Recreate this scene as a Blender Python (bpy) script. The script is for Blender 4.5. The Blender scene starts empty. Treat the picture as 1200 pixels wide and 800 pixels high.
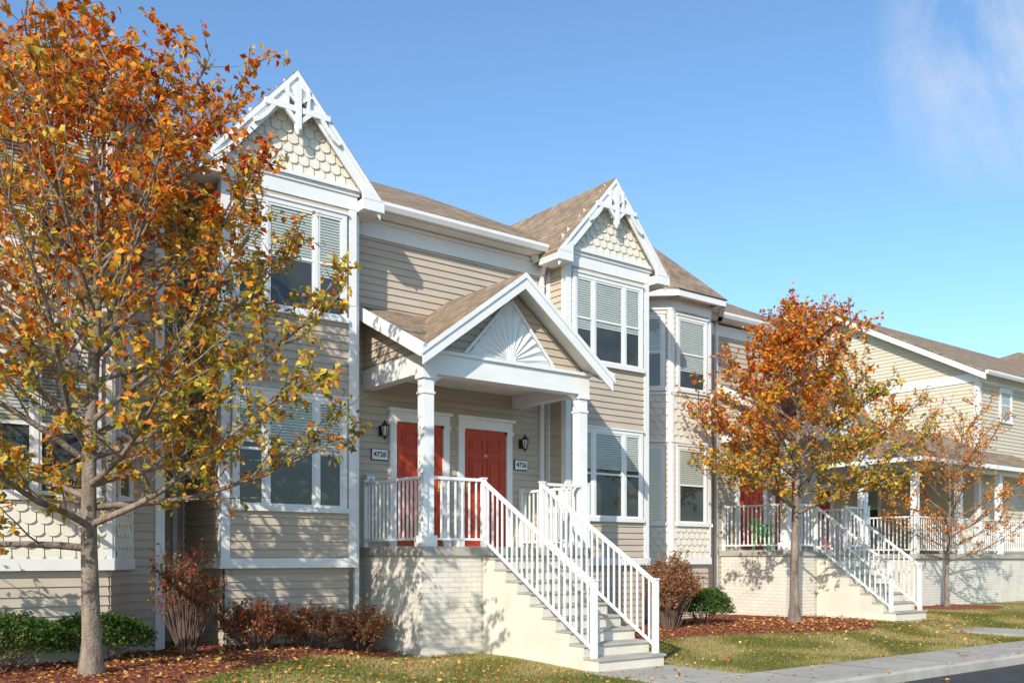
import bpy, math, random
import numpy as np
from mathutils import Vector, noise
random.seed(7); rng=np.random.default_rng(7)
scene=bpy.context.scene
COL=scene.collection
# ------------------------------------------------------------------ materials
def newmat(name):
    m=bpy.data.materials.new(name); m.use_nodes=True
    nt=m.node_tree; b=nt.nodes.get('Principled BSDF'); return m,nt,b
def N(nt,t,**k):
    n=nt.nodes.new(t)
    for a,v in k.items(): setattr(n,a,v)
    return n
def ramp(nt,cols):
    r=N(nt,'ShaderNodeValToRGB'); e=r.color_ramp.elements
    e[0].position=cols[0][0]; e[0].color=(*cols[0][1],1)
    e[1].position=cols[-1][0]; e[1].color=(*cols[-1][1],1)
    for p,c in cols[1:-1]:
        x=e.new(p); x.color=(*c,1)
    return r
def noisy(name,c1,c2,scale=3,rough=.7,bump=0,bscale=60,stretch=(1,1,1),detail=2,spec=.3):
    m,nt,b=newmat(name)
    tc=N(nt,'ShaderNodeTexCoord'); mp=N(nt,'ShaderNodeMapping'); mp.inputs['Scale'].default_value=stretch
    nt.links.new(tc.outputs['Object'],mp.inputs[0])
    n=N(nt,'ShaderNodeTexNoise'); n.inputs['Scale'].default_value=scale; n.inputs['Detail'].default_value=detail
    n.inputs['Roughness'].default_value=.65
    nt.links.new(mp.outputs[0],n.inputs['Vector'])
    r=ramp(nt,[(.3,c1),(.7,c2)]); nt.links.new(n.outputs['Fac'],r.inputs[0]); nt.links.new(r.outputs[0],b.inputs['Base Color'])
    b.inputs['Roughness'].default_value=rough; b.inputs['Specular IOR Level'].default_value=spec
    if bump:
        n2=N(nt,'ShaderNodeTexNoise'); n2.inputs['Scale'].default_value=bscale; n2.inputs['Detail'].default_value=2
        nt.links.new(tc.outputs['Object'],n2.inputs['Vector'])
        bp=N(nt,'ShaderNodeBump'); bp.inputs['Strength'].default_value=bump; bp.inputs['Distance'].default_value=.02
        nt.links.new(n2.outputs['Fac'],bp.inputs['Height']); nt.links.new(bp.outputs[0],b.inputs['Normal'])
    return m
M={}
M['siding']=noisy('vinyl_siding',(.475,.395,.305),(.55,.46,.36),1.2,.6,stretch=(1,1,6))
M['sidingD']=noisy('vinyl_siding_cream',(.58,.50,.375),(.63,.55,.415),1.2,.6,stretch=(1,1,6))
M['white']=noisy('white_trim',(.76,.75,.72),(.83,.82,.79),2.0,.45,stretch=(1,1,2))
M['shing']=noisy('cream_shingle',(.72,.66,.55),(.80,.74,.63),5,.6)
M['conc']=noisy('concrete',(.36,.33,.28),(.50,.46,.40),2.5,.9,bump=.4,bscale=90)
M['concside']=noisy('painted_concrete',(.60,.54,.44),(.74,.68,.57),1.6,.85,bump=.25,bscale=50,detail=5)
M['walk']=noisy('sidewalk_concrete',(.34,.31,.26),(.50,.45,.38),1.1,.9,bump=.3,bscale=120,detail=5)
M['asph']=noisy('asphalt',(.05,.05,.052),(.085,.083,.08),3,.9,bump=.6,bscale=180,detail=4)
M['dark']=noisy('dark_interior',(.035,.035,.035),(.09,.085,.075),1.5,.8)
M['blind']=noisy('window_blind',(.60,.59,.53),(.68,.67,.60),3,.6)
M['black']=noisy('black_metal',(.015,.015,.015),(.03,.03,.03),8,.4)
M['brass']=noisy('brass',(.5,.35,.12),(.55,.4,.15),8,.3)
M['bark']=noisy('bark',(.12,.09,.068),(.34,.27,.21),9,.9,bump=.9,bscale=40,stretch=(1,1,.35),detail=4)
M['twig']=noisy('shrub_twig',(.12,.07,.05),(.22,.14,.10),9,.9)
M['mulch']=noisy('mulch',(.12,.035,.02),(.34,.115,.06),14,.95,bump=1,bscale=50,detail=4)
M['green']=noisy('green_plastic',(.14,.45,.05),(.18,.52,.07),8,.4)
M['door']=noisy('red_door_paint',(.46,.055,.018),(.52,.065,.024),2,.4)
M['grey']=noisy('grey_plastic',(.35,.36,.37),(.4,.4,.42),6,.4)
M['lantglass']=noisy('lantern_glass',(.6,.58,.5),(.7,.68,.6),6,.15)
m,nt,b=newmat('lawn_grass'); tc=N(nt,'ShaderNodeTexCoord')
n1=N(nt,'ShaderNodeTexNoise'); n1.inputs['Scale'].default_value=.8; n1.inputs['Detail'].default_value=4
n2=N(nt,'ShaderNodeTexNoise'); n2.inputs['Scale'].default_value=25; n2.inputs['Detail'].default_value=3
nt.links.new(tc.outputs['Object'],n1.inputs['Vector']); nt.links.new(tc.outputs['Object'],n2.inputs['Vector'])
mx=N(nt,'ShaderNodeMix'); mx.inputs[0].default_value=.5
nt.links.new(n1.outputs['Fac'],mx.inputs[2]); nt.links.new(n2.outputs['Fac'],mx.inputs[3])
r=ramp(nt,[(.35,(.13,.14,.035)),(.5,(.25,.23,.07)),(.62,(.42,.34,.14))])
nt.links.new(mx.outputs[0],r.inputs[0]); nt.links.new(r.outputs[0],b.inputs['Base Color']); b.inputs['Roughness'].default_value=.95
b.inputs['Specular IOR Level'].default_value=.1
M['grass']=m
def brickmat(name,c1,c2,mort,w,h,ms,nscale,bump,rough=.9,namt=.35,off=.5):
    m,nt,b=newmat(name); uv=N(nt,'ShaderNodeUVMap'); uv.uv_map='UVMap'
    br=N(nt,'ShaderNodeTexBrick'); br.inputs['Scale'].default_value=1
    br.inputs['Color1'].default_value=(*c1,1); br.inputs['Color2'].default_value=(*c2,1); br.inputs['Mortar'].default_value=(*mort,1)
    br.inputs['Brick Width'].default_value=w; br.inputs['Row Height'].default_value=h; br.inputs['Mortar Size'].default_value=ms
    br.offset=off
    nt.links.new(uv.outputs[0],br.inputs['Vector'])
    n=N(nt,'ShaderNodeTexNoise'); n.inputs['Scale'].default_value=nscale; n.inputs['Detail'].default_value=4
    nt.links.new(uv.outputs[0],n.inputs['Vector'])
    r=ramp(nt,[(.3,(1-namt,)*3),(.7,(1.0,)*3)]); nt.links.new(n.outputs['Fac'],r.inputs[0])
    mx=N(nt,'ShaderNodeMix',data_type='RGBA',blend_type='MULTIPLY'); mx.inputs[0].default_value=1
    nt.links.new(br.outputs['Color'],mx.inputs[6]); nt.links.new(r.outputs[0],mx.inputs[7])
    nt.links.new(mx.outputs[2],b.inputs['Base Color']); b.inputs['Roughness'].default_value=rough
    b.inputs['Specular IOR Level'].default_value=.15
    ad=N(nt,'ShaderNodeMath',operation='MULTIPLY_ADD'); nt.links.new(br.outputs['Fac'],ad.inputs[0]); ad.inputs[1].default_value=-1
    nt.links.new(n.outputs['Fac'],ad.inputs[2])
    bp=N(nt,'ShaderNodeBump'); bp.inputs['Strength'].default_value=bump; bp.inputs['Distance'].default_value=.01
    nt.links.new(ad.outputs[0],bp.inputs['Height']); nt.links.new(bp.outputs[0],b.inputs['Normal'])
    return m
M['roof']=brickmat('asphalt_shingles',(.43,.31,.21),(.30,.215,.145),(.16,.115,.08),.26,.14,.008,3,.6,namt=.35,off=.37)
M['brick']=brickmat('painted_brick',(.78,.72,.62),(.72,.66,.56),(.62,.56,.47),.21,.075,.005,2,.7,namt=.14)
m,nt,b=newmat('window_glass'); nt.nodes.remove(b); out=nt.nodes['Material Output']
tr=N(nt,'ShaderNodeBsdfTransparent'); tr.inputs[0].default_value=(.86,.90,.88,1)
gl=N(nt,'ShaderNodeBsdfGlossy'); gl.inputs['Roughness'].default_value=.02
lw=N(nt,'ShaderNodeLayerWeight'); lw.inputs[0].default_value=.5
pw=N(nt,'ShaderNodeMath',operation='POWER'); nt.links.new(lw.outputs['Facing'],pw.inputs[0]); pw.inputs[1].default_value=4
fr=N(nt,'ShaderNodeMath',operation='MULTIPLY_ADD'); nt.links.new(pw.outputs[0],fr.inputs[0]); fr.inputs[1].default_value=.8; fr.inputs[2].default_value=.06
ms=N(nt,'ShaderNodeMixShader'); nt.links.new(fr.outputs[0],ms.inputs[0]); nt.links.new(tr.outputs[0],ms.inputs[1]); nt.links.new(gl.outputs[0],ms.inputs[2])
nt.links.new(ms.outputs[0],out.inputs[0]); M['glass']=m
def leafmat(name,transl=.35):
    m,nt,b=newmat(name); out=nt.nodes['Material Output']
    at=N(nt,'ShaderNodeAttribute'); at.attribute_name='col'
    df=N(nt,'ShaderNodeBsdfDiffuse'); nt.links.new(at.outputs['Color'],df.inputs[0])
    nt.nodes.remove(b)
    tl=N(nt,'ShaderNodeBsdfTranslucent'); nt.links.new(at.outputs['Color'],tl.inputs[0])
    ms=N(nt,'ShaderNodeMixShader'); ms.inputs[0].default_value=transl
    nt.links.new(df.outputs[0],ms.inputs[1]); nt.links.new(tl.outputs[0],ms.inputs[2]); nt.links.new(ms.outputs[0],out.inputs[0])
    return m
M['leaf']=leafmat('autumn_leaf',.4); M['litter']=leafmat('leaf_litter',.1)
# ------------------------------------------------------------------ mesh builder
class MB:
    def __init__(s): s.v=[]; s.f=[]; s.m=[]; s.mats=[]
    def mi(s,k):
        if k not in s.mats: s.mats.append(k)
        return s.mats.index(k)
    def poly(s,pts,mat):
        b=len(s.v); s.v.extend([tuple(p) for p in pts]); s.f.append(list(range(b,b+len(pts)))); s.m.append(s.mi(mat))
    def prism(s,pts,vec,mat,sidemat=None):
        p=[Vector(q) for q in pts]; vec=Vector(vec); q=[a+vec for a in p]; n=len(p)
        nrm=(p[1]-p[0]).cross(p[2]-p[1])
        if nrm.dot(vec)>0: p=p[::-1]; q=q[::-1]
        s.poly(p,mat); s.poly(q[::-1],sidemat or mat)
        for i in range(n):
            j=(i+1)%n; s.poly([p[j],p[i],q[i],q[j]],sidemat or mat)
    def box(s,x0,x1,y0,y1,z0,z1,mat):
        s.prism([(x0,y0,z0),(x1,y0,z0),(x1,y1,z0),(x0,y1,z0)],(0,0,z1-z0),mat)
    def beam(s,a,b,w,h,mat,up=(0,0,1)):
        a=Vector(a); b=Vector(b); d=(b-a).normalized(); up=Vector(up)
        sd=d.cross(up)
        if sd.length<1e-4: sd=d.cross(Vector((0,1,0)))
        sd.normalize(); u=sd.cross(d).normalized()
        s.prism([a-sd*w/2-u*h/2,a+sd*w/2-u*h/2,a+sd*w/2+u*h/2,a-sd*w/2+u*h/2],b-a,mat)
    def cyl(s,cx,cy,z0,z1,r0,r1,mat,n=10):
        A=[(cx+r0*math.cos(i*2*math.pi/n),cy+r0*math.sin(i*2*math.pi/n),z0) for i in range(n)]
        B=[(cx+r1*math.cos(i*2*math.pi/n),cy+r1*math.sin(i*2*math.pi/n),z1) for i in range(n)]
        for i in range(n):
            j=(i+1)%n; s.poly([A[i],A[j],B[j],B[i]],mat)
        s.poly(A[::-1],mat); s.poly(B,mat)
    def obj(s,name,parent=None,uv=True,bevel=0):
        me=bpy.data.meshes.new(name); me.from_pydata(s.v,[],s.f)
        for k in s.mats: me.materials.append(M[k])
        me.polygons.foreach_set('material_index',s.m)
        if uv:
            ul=me.uv_layers.new(name='UVMap')
            for p in me.polygons:
                n=p.normal; z=Vector((0,0,1))
                u=z.cross(n)
                if u.length<.05: u=Vector((1,0,0))
                u.normalize(); v=n.cross(u)
                for li in p.loop_indices:
                    c=me.vertices[me.loops[li].vertex_index].co
                    ul.data[li].uv=(c.dot(u),c.dot(v))
        me.update()
        o=bpy.data.objects.new(name,me); COL.objects.link(o)
        if parent: o.parent=parent
        return o
def empty(name):
    o=bpy.data.objects.new(name,None); COL.objects.link(o); return o
class W:
    def __init__(s,ox,oy,dx,dy):
        l=math.hypot(dx,dy); s.o=(ox,oy); s.d=(dx/l,dy/l); s.n=(dy/l,-dx/l)
    def p(s,a,z,o=0): return (s.o[0]+s.d[0]*a+s.n[0]*o, s.o[1]+s.d[1]*a+s.n[1]*o, z)
    def bx(s,mb,a0,a1,z0,z1,o0,o1,mat):
        mb.prism([s.p(a0,z0,o0),s.p(a1,z0,o0),s.p(a1,z0,o1),s.p(a0,z0,o1)],(0,0,z1-z0),mat)
def ext(poly,z):
    xs=[]; n=len(poly)
    for i in range(n):
        (a,za),(b,zb)=poly[i],poly[(i+1)%n]
        if abs(za-zb)<1e-9:
            if abs(z-za)<1e-6: xs+= [a,b]
            continue
        t=(z-za)/(zb-za)
        if -1e-6<=t<=1+1e-6: xs.append(a+(b-a)*t)
    return (min(xs),max(xs)) if xs else None
def siding(mb,w,poly,mat='siding',e=.115,off=0):
    z0=min(p[1] for p in poly); z1=max(p[1] for p in poly)
    k=math.floor(z0/e)
    while k*e<z1-1e-4:
        a=max(k*e,z0); b=min((k+1)*e,z1)
        ea=ext(poly,a+1e-5); eb=ext(poly,b-1e-5)
        if ea and eb:
            ob=.002+.020*(1-(a-k*e)/e)+off; ot=.002+.020*(1-(b-k*e)/e)+off
            mb.poly([w.p(ea[0],a,ob),w.p(ea[1],a,ob),w.p(eb[1],b,ot),w.p(eb[0],b,ot)],mat)
            mb.poly([w.p(ea[0],a,off),w.p(ea[1],a,off),w.p(ea[1],a,ob),w.p(ea[0],a,ob)],mat)
        k+=1
def scales(mb,w,poly,off=.004,sw=.17,rh=.14,mat='shing'):
    z0=min(p[1] for p in poly); z1=max(p[1] for p in poly)
    mb.poly([w.p(s,z,off) for s,z in poly],mat)
    r=0; z=z0-.02
    while z<z1:
        e=ext(poly,min(max(z+rh*.5,z0+1e-3),z1-1e-3))
        if e:
            mid=(min(p[0] for p in poly)+max(p[0] for p in poly))/2
            n0=math.floor((mid-e[0])/sw)+1
            a=mid-n0*sw+(sw*.5 if r%2 else 0)
            while a+sw*.7<=e[1]+.02:
                if a+sw*.3<e[0]-.02: a+=sw; continue
                c=a+sw/2; R=sw*.47
                pts=[]
                for i in range(8):
                    t=math.pi+math.pi*i/7; pts.append((min(max(c+R*math.cos(t),e[0]-.01),e[1]+.01),z+R*.75+R*.75*math.sin(t)))
                top=min(z+rh*1.45,z1+.02)
                pts+= [(min(c+R,e[1]+.01),top),(max(c-R,e[0]-.01),top)]
                jo=random.uniform(0,.004)
                def oo(zz): return off+.004+ (.030+jo)*(1-(zz-z)/(rh*1.5))
                P=[w.p(s,zz,oo(zz)) for s,zz in pts]
                mb.poly(P,mat)
                for i in range(7):
                    s0,a0=pts[i]; s1,a1=pts[i+1]
                    mb.poly([w.p(s0,a0,oo(a0)-.026),w.p(s1,a1,oo(a1)-.026),w.p(s1,a1,oo(a1)),w.p(s0,a0,oo(a0))],mat)
                a+=sw
        z+=rh; r+=1
def window(mb,w,s0,s1,z0,z1,panes=(1,),blind=None):
    c=.07
    w.bx(mb,s0,s1,z1-c,z1,0,.055,'white'); w.bx(mb,s0-.03,s1+.03,z0-.02,z0+c*.8,0,.075,'white')
    w.bx(mb,s0,s0+c,z0+c*.8,z1-c,0,.055,'white'); w.bx(mb,s1-c,s1,z0+c*.8,z1-c,0,.055,'white')
    w.bx(mb,s0-.02,s1+.02,z1,z1+.035,0,.075,'white')
    T=sum(panes); a=s0+c; tot=s1-s0-2*c; zb=z0+c*.8; zt=z1-c
    for i,p in enumerate(panes):
        b=a+tot*p/T
        aa=a+(.03 if i else 0); bb=b-(.03 if i<len(panes)-1 else 0)
        if i: w.bx(mb,a-.03,a+.03,zb,zt,0,.052,'white')
        mb.poly([w.p(aa,zb,.0235),w.p(bb,zb,.0235),w.p(bb,zt,.0235),w.p(aa,zt,.0235)],'dark')
        f=.035; mid=(zb+zt)/2
        for (q0,q1) in ((zb,mid),(mid,zt)):
            w.bx(mb,aa,bb,q0,q0+f,.022,.044 if q0==zb else .047,'white'); w.bx(mb,aa,bb,q1-f,q1,.022,.044,'white') if q1==zt else None
            w.bx(mb,aa,aa+f,q0+f,q1,.022,.041,'white'); w.bx(mb,bb-f,bb,q0+f,q1,.022,.041,'white')
        mb.poly([w.p(aa,zb,.037),w.p(bb,zb,.037),w.p(bb,zt,.037),w.p(aa,zt,.037)],'glass')
        fr=(blind+random.choice([0,0,.06,-.08])) if blind is not None else random.choice([.5,.52,.55,.75,.98,.98])
        zz=zt-.01; zl=zt-(zt-zb)*fr; st=.042
        while zz-st>zl:
            mb.poly([w.p(aa+f,zz-st*.84,.034),w.p(bb-f,zz-st*.84,.034),w.p(bb-f,zz,.0255),w.p(aa+f,zz,.0255)],'blind'); zz-=st
        a=b
def rake(mb,xc,y,zap,half,m,depth,th,mat='white',xl=None):
    for sgn in (-1,1):
        mb.prism([(xc,y,zap),(xc+sgn*half,y,zap-m*half),(xc+sgn*half,y,zap-m*half-depth),(xc,y,zap-depth)],(0,-th,0),mat)
def gable_slopes(mb,xc,y0,y1,zap,half,m,t=.05):
    for sgn in (-1,1):
        P=[(xc,y0,zap),(xc,y1,zap),(xc+sgn*half,y1,zap-m*half),(xc+sgn*half,y0,zap-m*half)]
        mb.prism(P,(0,0,-t),'roof')
        P2=[(a,b,c-t-.002) for a,b,c in P]; mb.prism(P2,(0,0,-.03),'white')
def hip(mb,x0,x1,y0,y1,ze,m,hipL=True,hipR=True):
    h=(y1-y0)/2; zr=ze+m*h; ym=(y0+y1)/2; a=x0+(h if hipL else 0); b=x1-(h if hipR else 0)
    A=(x0,y0,ze);B=(x1,y0,ze);C=(x1,y1,ze);D=(x0,y1,ze);R0=(a,ym,zr);R1=(b,ym,zr)
    mb.poly([A,B,R1,R0],'roof'); mb.poly([C,D,R0,R1],'roof')
    mb.poly([D,A,R0],'roof'); mb.poly([B,C,R1],'roof')
    mb.box(x0+.02,x1-.02,y0+.02,y1-.02,ze-.10,ze-.005,'white')
def gutter_y(mb,x0,x1,y,z):
    mb.prism([(x0,y,z),(x0,y-.12,z),(x0,y-.12,z-.05),(x0,y-.08,z-.12),(x0,y,z-.12)],(x1-x0,0,0),'white')
def gutter_x(mb,y0,y1,x,z):
    mb.prism([(x,y0,z),(x-.12,y0,z),(x-.12,y0,z-.05),(x-.08,y0,z-.12),(x,y0,z-.12)],(0,y1-y0,0),'white')
def downspout(mb,x,y,z0,z1):
    mb.box(x-.035,x+.035,y-.06,y,z0,z1,'white')
    for z in (z0+.6,(z0+z1)/2,z1-.5): mb.box(x-.05,x+.05,y-.065,y+.01,z,z+.03,'white')
def ss(t): t=max(0,min(1,t)); return t*t*(3-2*t)
def gz(x,y):
    h=.22*(1-ss((x-5.2)/1.8))+.06*ss((x-5.2)/1.8)*(1-ss((x-11)/3))+.14*ss((x-11)/3)
    return h*ss((y-8.6)/2.2)
# ------------------------------------------------------------------ main building
B=empty('townhouse_building')
def bay(name,x0,x1,yf,ybL,ybR,zg=0):
    xc=(x0+x1)/2; w=W(x0,yf,1,0); wl=W(x0,ybL,0,-1); wr=W(x1,yf,0,1); L=x1-x0
    mb=MB()
    siding(mb,w,[(0,1.45),(L,1.45),(L,6.75),(0,6.75)])
    siding(mb,wl,[(0,1.45),(ybL-yf,1.45),(ybL-yf,6.75),(0,6.75)])
    siding(mb,wr,[(0,1.45),(ybR-yf,1.45),(ybR-yf,6.75),(0,6.75)])
    w2=W(x0+.06,yf+.08,1,0); siding(mb,w2,[(0,zg-.2),(L-.12,zg-.2),(L-.12,1.4),(0,1.4)])
    wl2=W(x0+.06,ybL,0,-1); siding(mb,wl2,[(0,zg-.2),(ybL-yf-.08,zg-.2),(ybL-yf-.08,1.4),(0,1.4)])
    mb.obj('walls',B)
    t=MB()
    t.box(x0-.045,x1+.045,yf-.05,ybL,1.34,1.48,'white')
    for (a,b) in ((x0-.026,x0+.10),(x1-.10,x1+.026)):
        t.box(a,b,yf-.028,yf+.1,1.48,6.73,'white')
    t.box(x0-.030,x0+.05,ybL-.12,ybL-.01,1.48,6.73,'white')
    t.box(x0-.034,x1+.034,yf-.036,ybL,6.73,7.0,'white')
    t.box(x0-.10,x1+.10,yf-.10,ybL,7.0,7.06,'white')
    t.box(x0-.06,x1+.06,yf-.06,ybL,6.94,6.998,'white')
    zap=8.47; half=1.36; m=1.13; yo=yf-.17
    scales(t,W(xc-1.2,yf-.03,1,0),[(-.01,7.06),(2.41,7.06),(1.2,8.37)])
    rake(t,xc,yo,zap-.055,half+.0,m,.26,.03)
    rake(t,xc,yo-.031,zap-.02,half+.04,m,.09,.025)
    for sgn in (-1,1):
        xa=xc+sgn*(L/2+.03); xb=xc+sgn*(half+.05)
        lo,hi=min(xa,xb),max(xa,xb)
        t.box(lo,hi,yo-.064,yf+.3,6.715,6.87,'white')
        t.prism([(xa,yo-.068,7.06),(xb,yo-.068,6.873),(xa,yo-.068,6.873)],(0,.05,0),'white')
    yq=yo-.06
    t.box(xc-.04,xc+.04,yq-.04,yq+.04,7.60,8.25,'white')
    t.cyl(xc,yq,7.53,7.60,.02,.055,'white',8)
    t.beam((xc-.50,yq,7.88),(xc+.50,yq,7.88),.05,.08,'white')
    for sgn in (-1,1):
        t.beam((xc+sgn*.02,yq,7.70),(xc+sgn*.26,yq,7.93),.044,.06,'white')
        t.beam((xc+sgn*.16,yq,8.22),(xc+sgn*.16,yq,7.9),.04,.047,'white',up=(0,1,0))
        t.beam((xc+sgn*.02,yq,7.98),(xc+sgn*.20,yq,8.12),.042,.05,'white')
        prev=None
        for k in range(7):
            a=k/6*math.pi/2
            q=(xc+sgn*(.66-.30*math.sin(a)),yq+k*.0004,7.56+.30*math.sin(a)**1.5)
            if prev: t.beam(prev,q,.045+k*.001,.06,'white')
            prev=q
    t.obj('trim',B)
    r=MB(); gable_slopes(r,xc,yo-.05,16.0,zap,half+.06,m)
    gutter_x(r,yf+.3,ybL-.1,xc-half-.0,6.93)
    r.obj('gable_roof',B)
    wn=MB()
    for (za,zb) in ((2.17,3.86),(5.02,6.62)):
        window(wn,w,L/2-.89,L/2+.87,za,zb,(.45,.82,.45),.52 if za<3 else .60)
    wn.obj('windows',B)
bay('A',4.76,6.80,12.75,14.4,13.3,.22)
bay('B',11.04,13.10,12.75,13.3,14.4,.1)
wm=MB()
def flat(x0,x1,y,z0,z1,mat='siding',mb=None):
    siding(mb or wm,W(x0,y,1,0),[(0,z0),(x1-x0,z0),(x1-x0,z1),(0,z1)],mat)
flat(6.80,11.04,13.3,-.2,6.85)
flat(3.90,4.80,14.4,-.2,6.85)
flat(13.1,21.0,14.4,-.2,6.85)
flat(-8,3.95,12.75,-.2,6.85)
siding(wm,W(3.95,12.75,0,1),[(0,-.2),(1.65,-.2),(1.65,6.85),(0,6.85)])
wm.box(-8,3.9,12.85,19.1,-.2,6.9,'siding'); wm.box(4.9,13.0,13.4,19.2,-.2,6.9,'siding'); wm.box(3.5,20.98,14.5,20,-.2,6.9,'siding')
siding(wm,W(21,14.4,0,1),[(0,-.2),(5.6,-.2),(5.6,6.85),(0,6.85)])
wm.obj('walls',B)
rf=MB()
hip(rf,4.45,13.4,12.94,19.4,7.02,.55)
hip(rf,-9,4.25,12.42,19.2,7.02,.55,False,True)
hip(rf,-7,21.35,14.05,20.4,7.03,.55,False,True)
rf.obj('roof',B)
tr=MB()
gutter_y(tr,7.15,10.72,12.96,7.04); gutter_y(tr,13.4,21.3,14.07,7.05); gutter_y(tr,-9,4.3,12.44,7.04)
tr.box(6.84,11.0,13.262,13.3,6.60,6.84,'white'); tr.box(6.84,11.0,13.22,13.3,6.84,6.89,'white')
tr.box(13.1,21,14.362,14.4,6.62,6.88,'white'); tr.box(-8,3.97,12.712,12.75,6.62,6.88,'white')
tr.box(3.97,4.73,14.362,14.4,6.62,6.88,'white')
tr.box(3.85,3.97,12.720,12.80,-.1,6.62,'white')
tr.box(6.84,11.0,12.97,13.3,6.90,6.918,'white')
for x in (10.88,): downspout(tr,x,13.27,5.6,6.9); downspout(tr,x,13.27,.2,4.6)
tr.beam((10.75,12.9,6.92),(10.88,13.22,6.65),.07,.06,'white')
downspout(tr,6.90,13.27,.2,6.8)
tr.box(6.83,6.90,12.78,12.84,.3,6.7,'white')
downspout(tr,4.62,14.37,.3,6.9); downspout(tr,17.0,14.37,.3,6.9)
tr.obj('gutters_and_trim',B)
def polybay(pts,zap,apex,zg,band=True):
    mb=MB(); t=MB(); wn=MB(); n=len(pts)-1
    for i in range(n):
        (ax,ay),(bx,by)=pts[i],pts[i+1]; w=W(ax,ay,bx-ax,by-ay); L=math.hypot(bx-ax,by-ay)
        siding(mb,w,[(0,zg-.2),(L,zg-.2),(L,1.4),(0,1.4)],off=-.05)
        for (za,zb,k) in ((1.48,2.12,'s'),(2.12,3.95,'w'),(3.95,4.98,'s'),(4.98,6.75,'w')):
            if k=='s': scales(t,w,[(0.04,za),(L-.04,za),(L-.04,zb),(0.04,zb)])
            else: siding(mb,w,[(0,za),(L,za),(L,zb),(0,zb)])
        wd=L-.26
        panes=(1,) if wd<1.3 else (.45,.82,.45)
        window(wn,w,L/2-wd/2,L/2+wd/2,2.17,3.86,panes,None if i!=1 else .5); window(wn,w,L/2-wd/2,L/2+wd/2,5.02,6.62,panes)
        w.bx(t,-.02,L+.02,1.34,1.48,-.08,.045,'white'); w.bx(t,-.01,L+.01,6.72,7.0,-.05,.04,'white')
        w.bx(t,-.02,L+.02,3.92,3.98,-.02,.045,'white'); w.bx(t,0,L,4.93,4.985,-.02,.045,'white')
        w.bx(t,-.0,.07,1.48,6.72,-.02,.031,'white'); w.bx(t,L-.07,L,1.48,6.72,-.02,.029,'white')
        e=.34; w.bx(t,-.14,L+.14,6.93,7.06-.002*i,e-.1,e,'white'); w.bx(t,-.12,L+.12,6.99,7.02-.002*i,0,e-.1,'white')
    mb.obj('bay_walls',B); t.obj('bay_trim',B); wn.obj('bay_windows',B)
    r=MB(); P=[]
    for i,(x,y) in enumerate(pts):
        if i in (0,n): P.append((x+(-.36 if i==0 else .36),y+.3,7.07))
        else:
            P.append((x+(-.16 if i==1 else .16),y-.37,7.07))
    for i in range(n): r.poly([P[i],P[i+1],apex],'roof')
    r.poly([P[n],(P[n][0],P[n][1]+1.5,7.07),apex],'roof'); r.poly([(P[0][0],P[0][1]+1.5,7.07),P[0],apex],'roof')
    r.obj('bay_roof',B)
polybay([(14.05,14.4),(14.80,13.70),(16.02,13.70),(16.75,14.4)],8.3,(15.9,15.3,8.7),.14)
polybay([(-.35,12.75),(.25,11.95),(3.10,11.95),(3.55,12.75)],8.3,(1.6,13.6,8.4),.22)
# ------------------------------------------------------------------ doors
def door(mb,w,s0,z0,mirror=False):
    s1=s0+.91; z1=z0+2.05; c=.12
    w.bx(mb,s0-c,s0,z0,z1,0,.07,'white'); w.bx(mb,s1,s1+c,z0,z1,0,.07,'white')
    w.bx(mb,s0-c,s1+c,z1,z1+.16,0,.075,'white'); w.bx(mb,s0-c-.04,s1+c+.04,z1+.16,z1+.21,0,.12,'white')
    w.bx(mb,s0-c-.015,s0-c+.02,z0,z0+.2,0,.085,'white'); w.bx(mb,s1+c-.02,s1+c+.015,z0,z0+.2,0,.085,'white')
    w.bx(mb,s0-c-.02,s0+.0,z1-.06,z1,0,.082,'white'); w.bx(mb,s1,s1+c+.02,z1-.06,z1,0,.082,'white')
    w.bx(mb,s0,s1,z0+.02,z1,.0,.03,'door'); w.bx(mb,s0,s1,z0,z0+.03,0,.09,'conc')
    for (pa,pb) in ((.12,.42),(.50,.79)):
        for (qa,qb) in ((.2,.85),(1.0,1.55),(1.66,1.9)):
            w.bx(mb,s0+pa,s0+pb,z0+qa,z0+qa+.025,.03,.046,'door'); w.bx(mb,s0+pa,s0+pb,z0+qb-.025,z0+qb,.03,.046,'door')
            w.bx(mb,s0+pa,s0+pa+.025,z0+qa+.025,z0+qb-.025,.03,.046,'door'); w.bx(mb,s0+pb-.025,s0+pb,z0+qa+.025,z0+qb-.025,.03,.046,'door')
            w.bx(mb,s0+pa+.06,s0+pb-.06,z0+qa+.06,z0+qb-.06,.03,.042,'door')
    k=s0+(.84 if not mirror else .07)
    w.bx(mb,k-.02,k+.02,z0+.95,z0+1.12,.03,.045,'brass'); w.bx(mb,k-.035,k+.035,z0+.99,z0+1.05,.045,.09,'brass')
    w.bx(mb,s0+.42,s0+.49,z0+1.58,z0+1.63,.03,.05,'brass')
def railing(mb,a,b,h=1.0,sp=.115,pa=True,pb=True):
    a=Vector(a); b=Vector(b); L=math.hypot(b.x-a.x,b.y-a.y); up=Vector((0,0,1))
    mb.beam(a+up*h,b+up*h,.055,.045,'white'); mb.beam(a+up*.11,b+up*.11,.035,.035,'white')
    n=max(1,int(L/sp))
    for i in range(1,n):
        p=a.lerp(b,i/n); mb.box(p.x-.0115,p.x+.0115,p.y-.0115,p.y+.0115,p.z+.11,p.z+h,'white')
    for f,q in ((pa,a),(pb,b)):
        if f:
            mb.box(q.x-.035,q.x+.035,q.y-.035,q.y+.035,q.z-.02,q.z+h+.04,'white')
            mb.box(q.x-.045,q.x+.045,q.y-.045,q.y+.045,q.z+h+.04,q.z+h+.06,'white')
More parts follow.
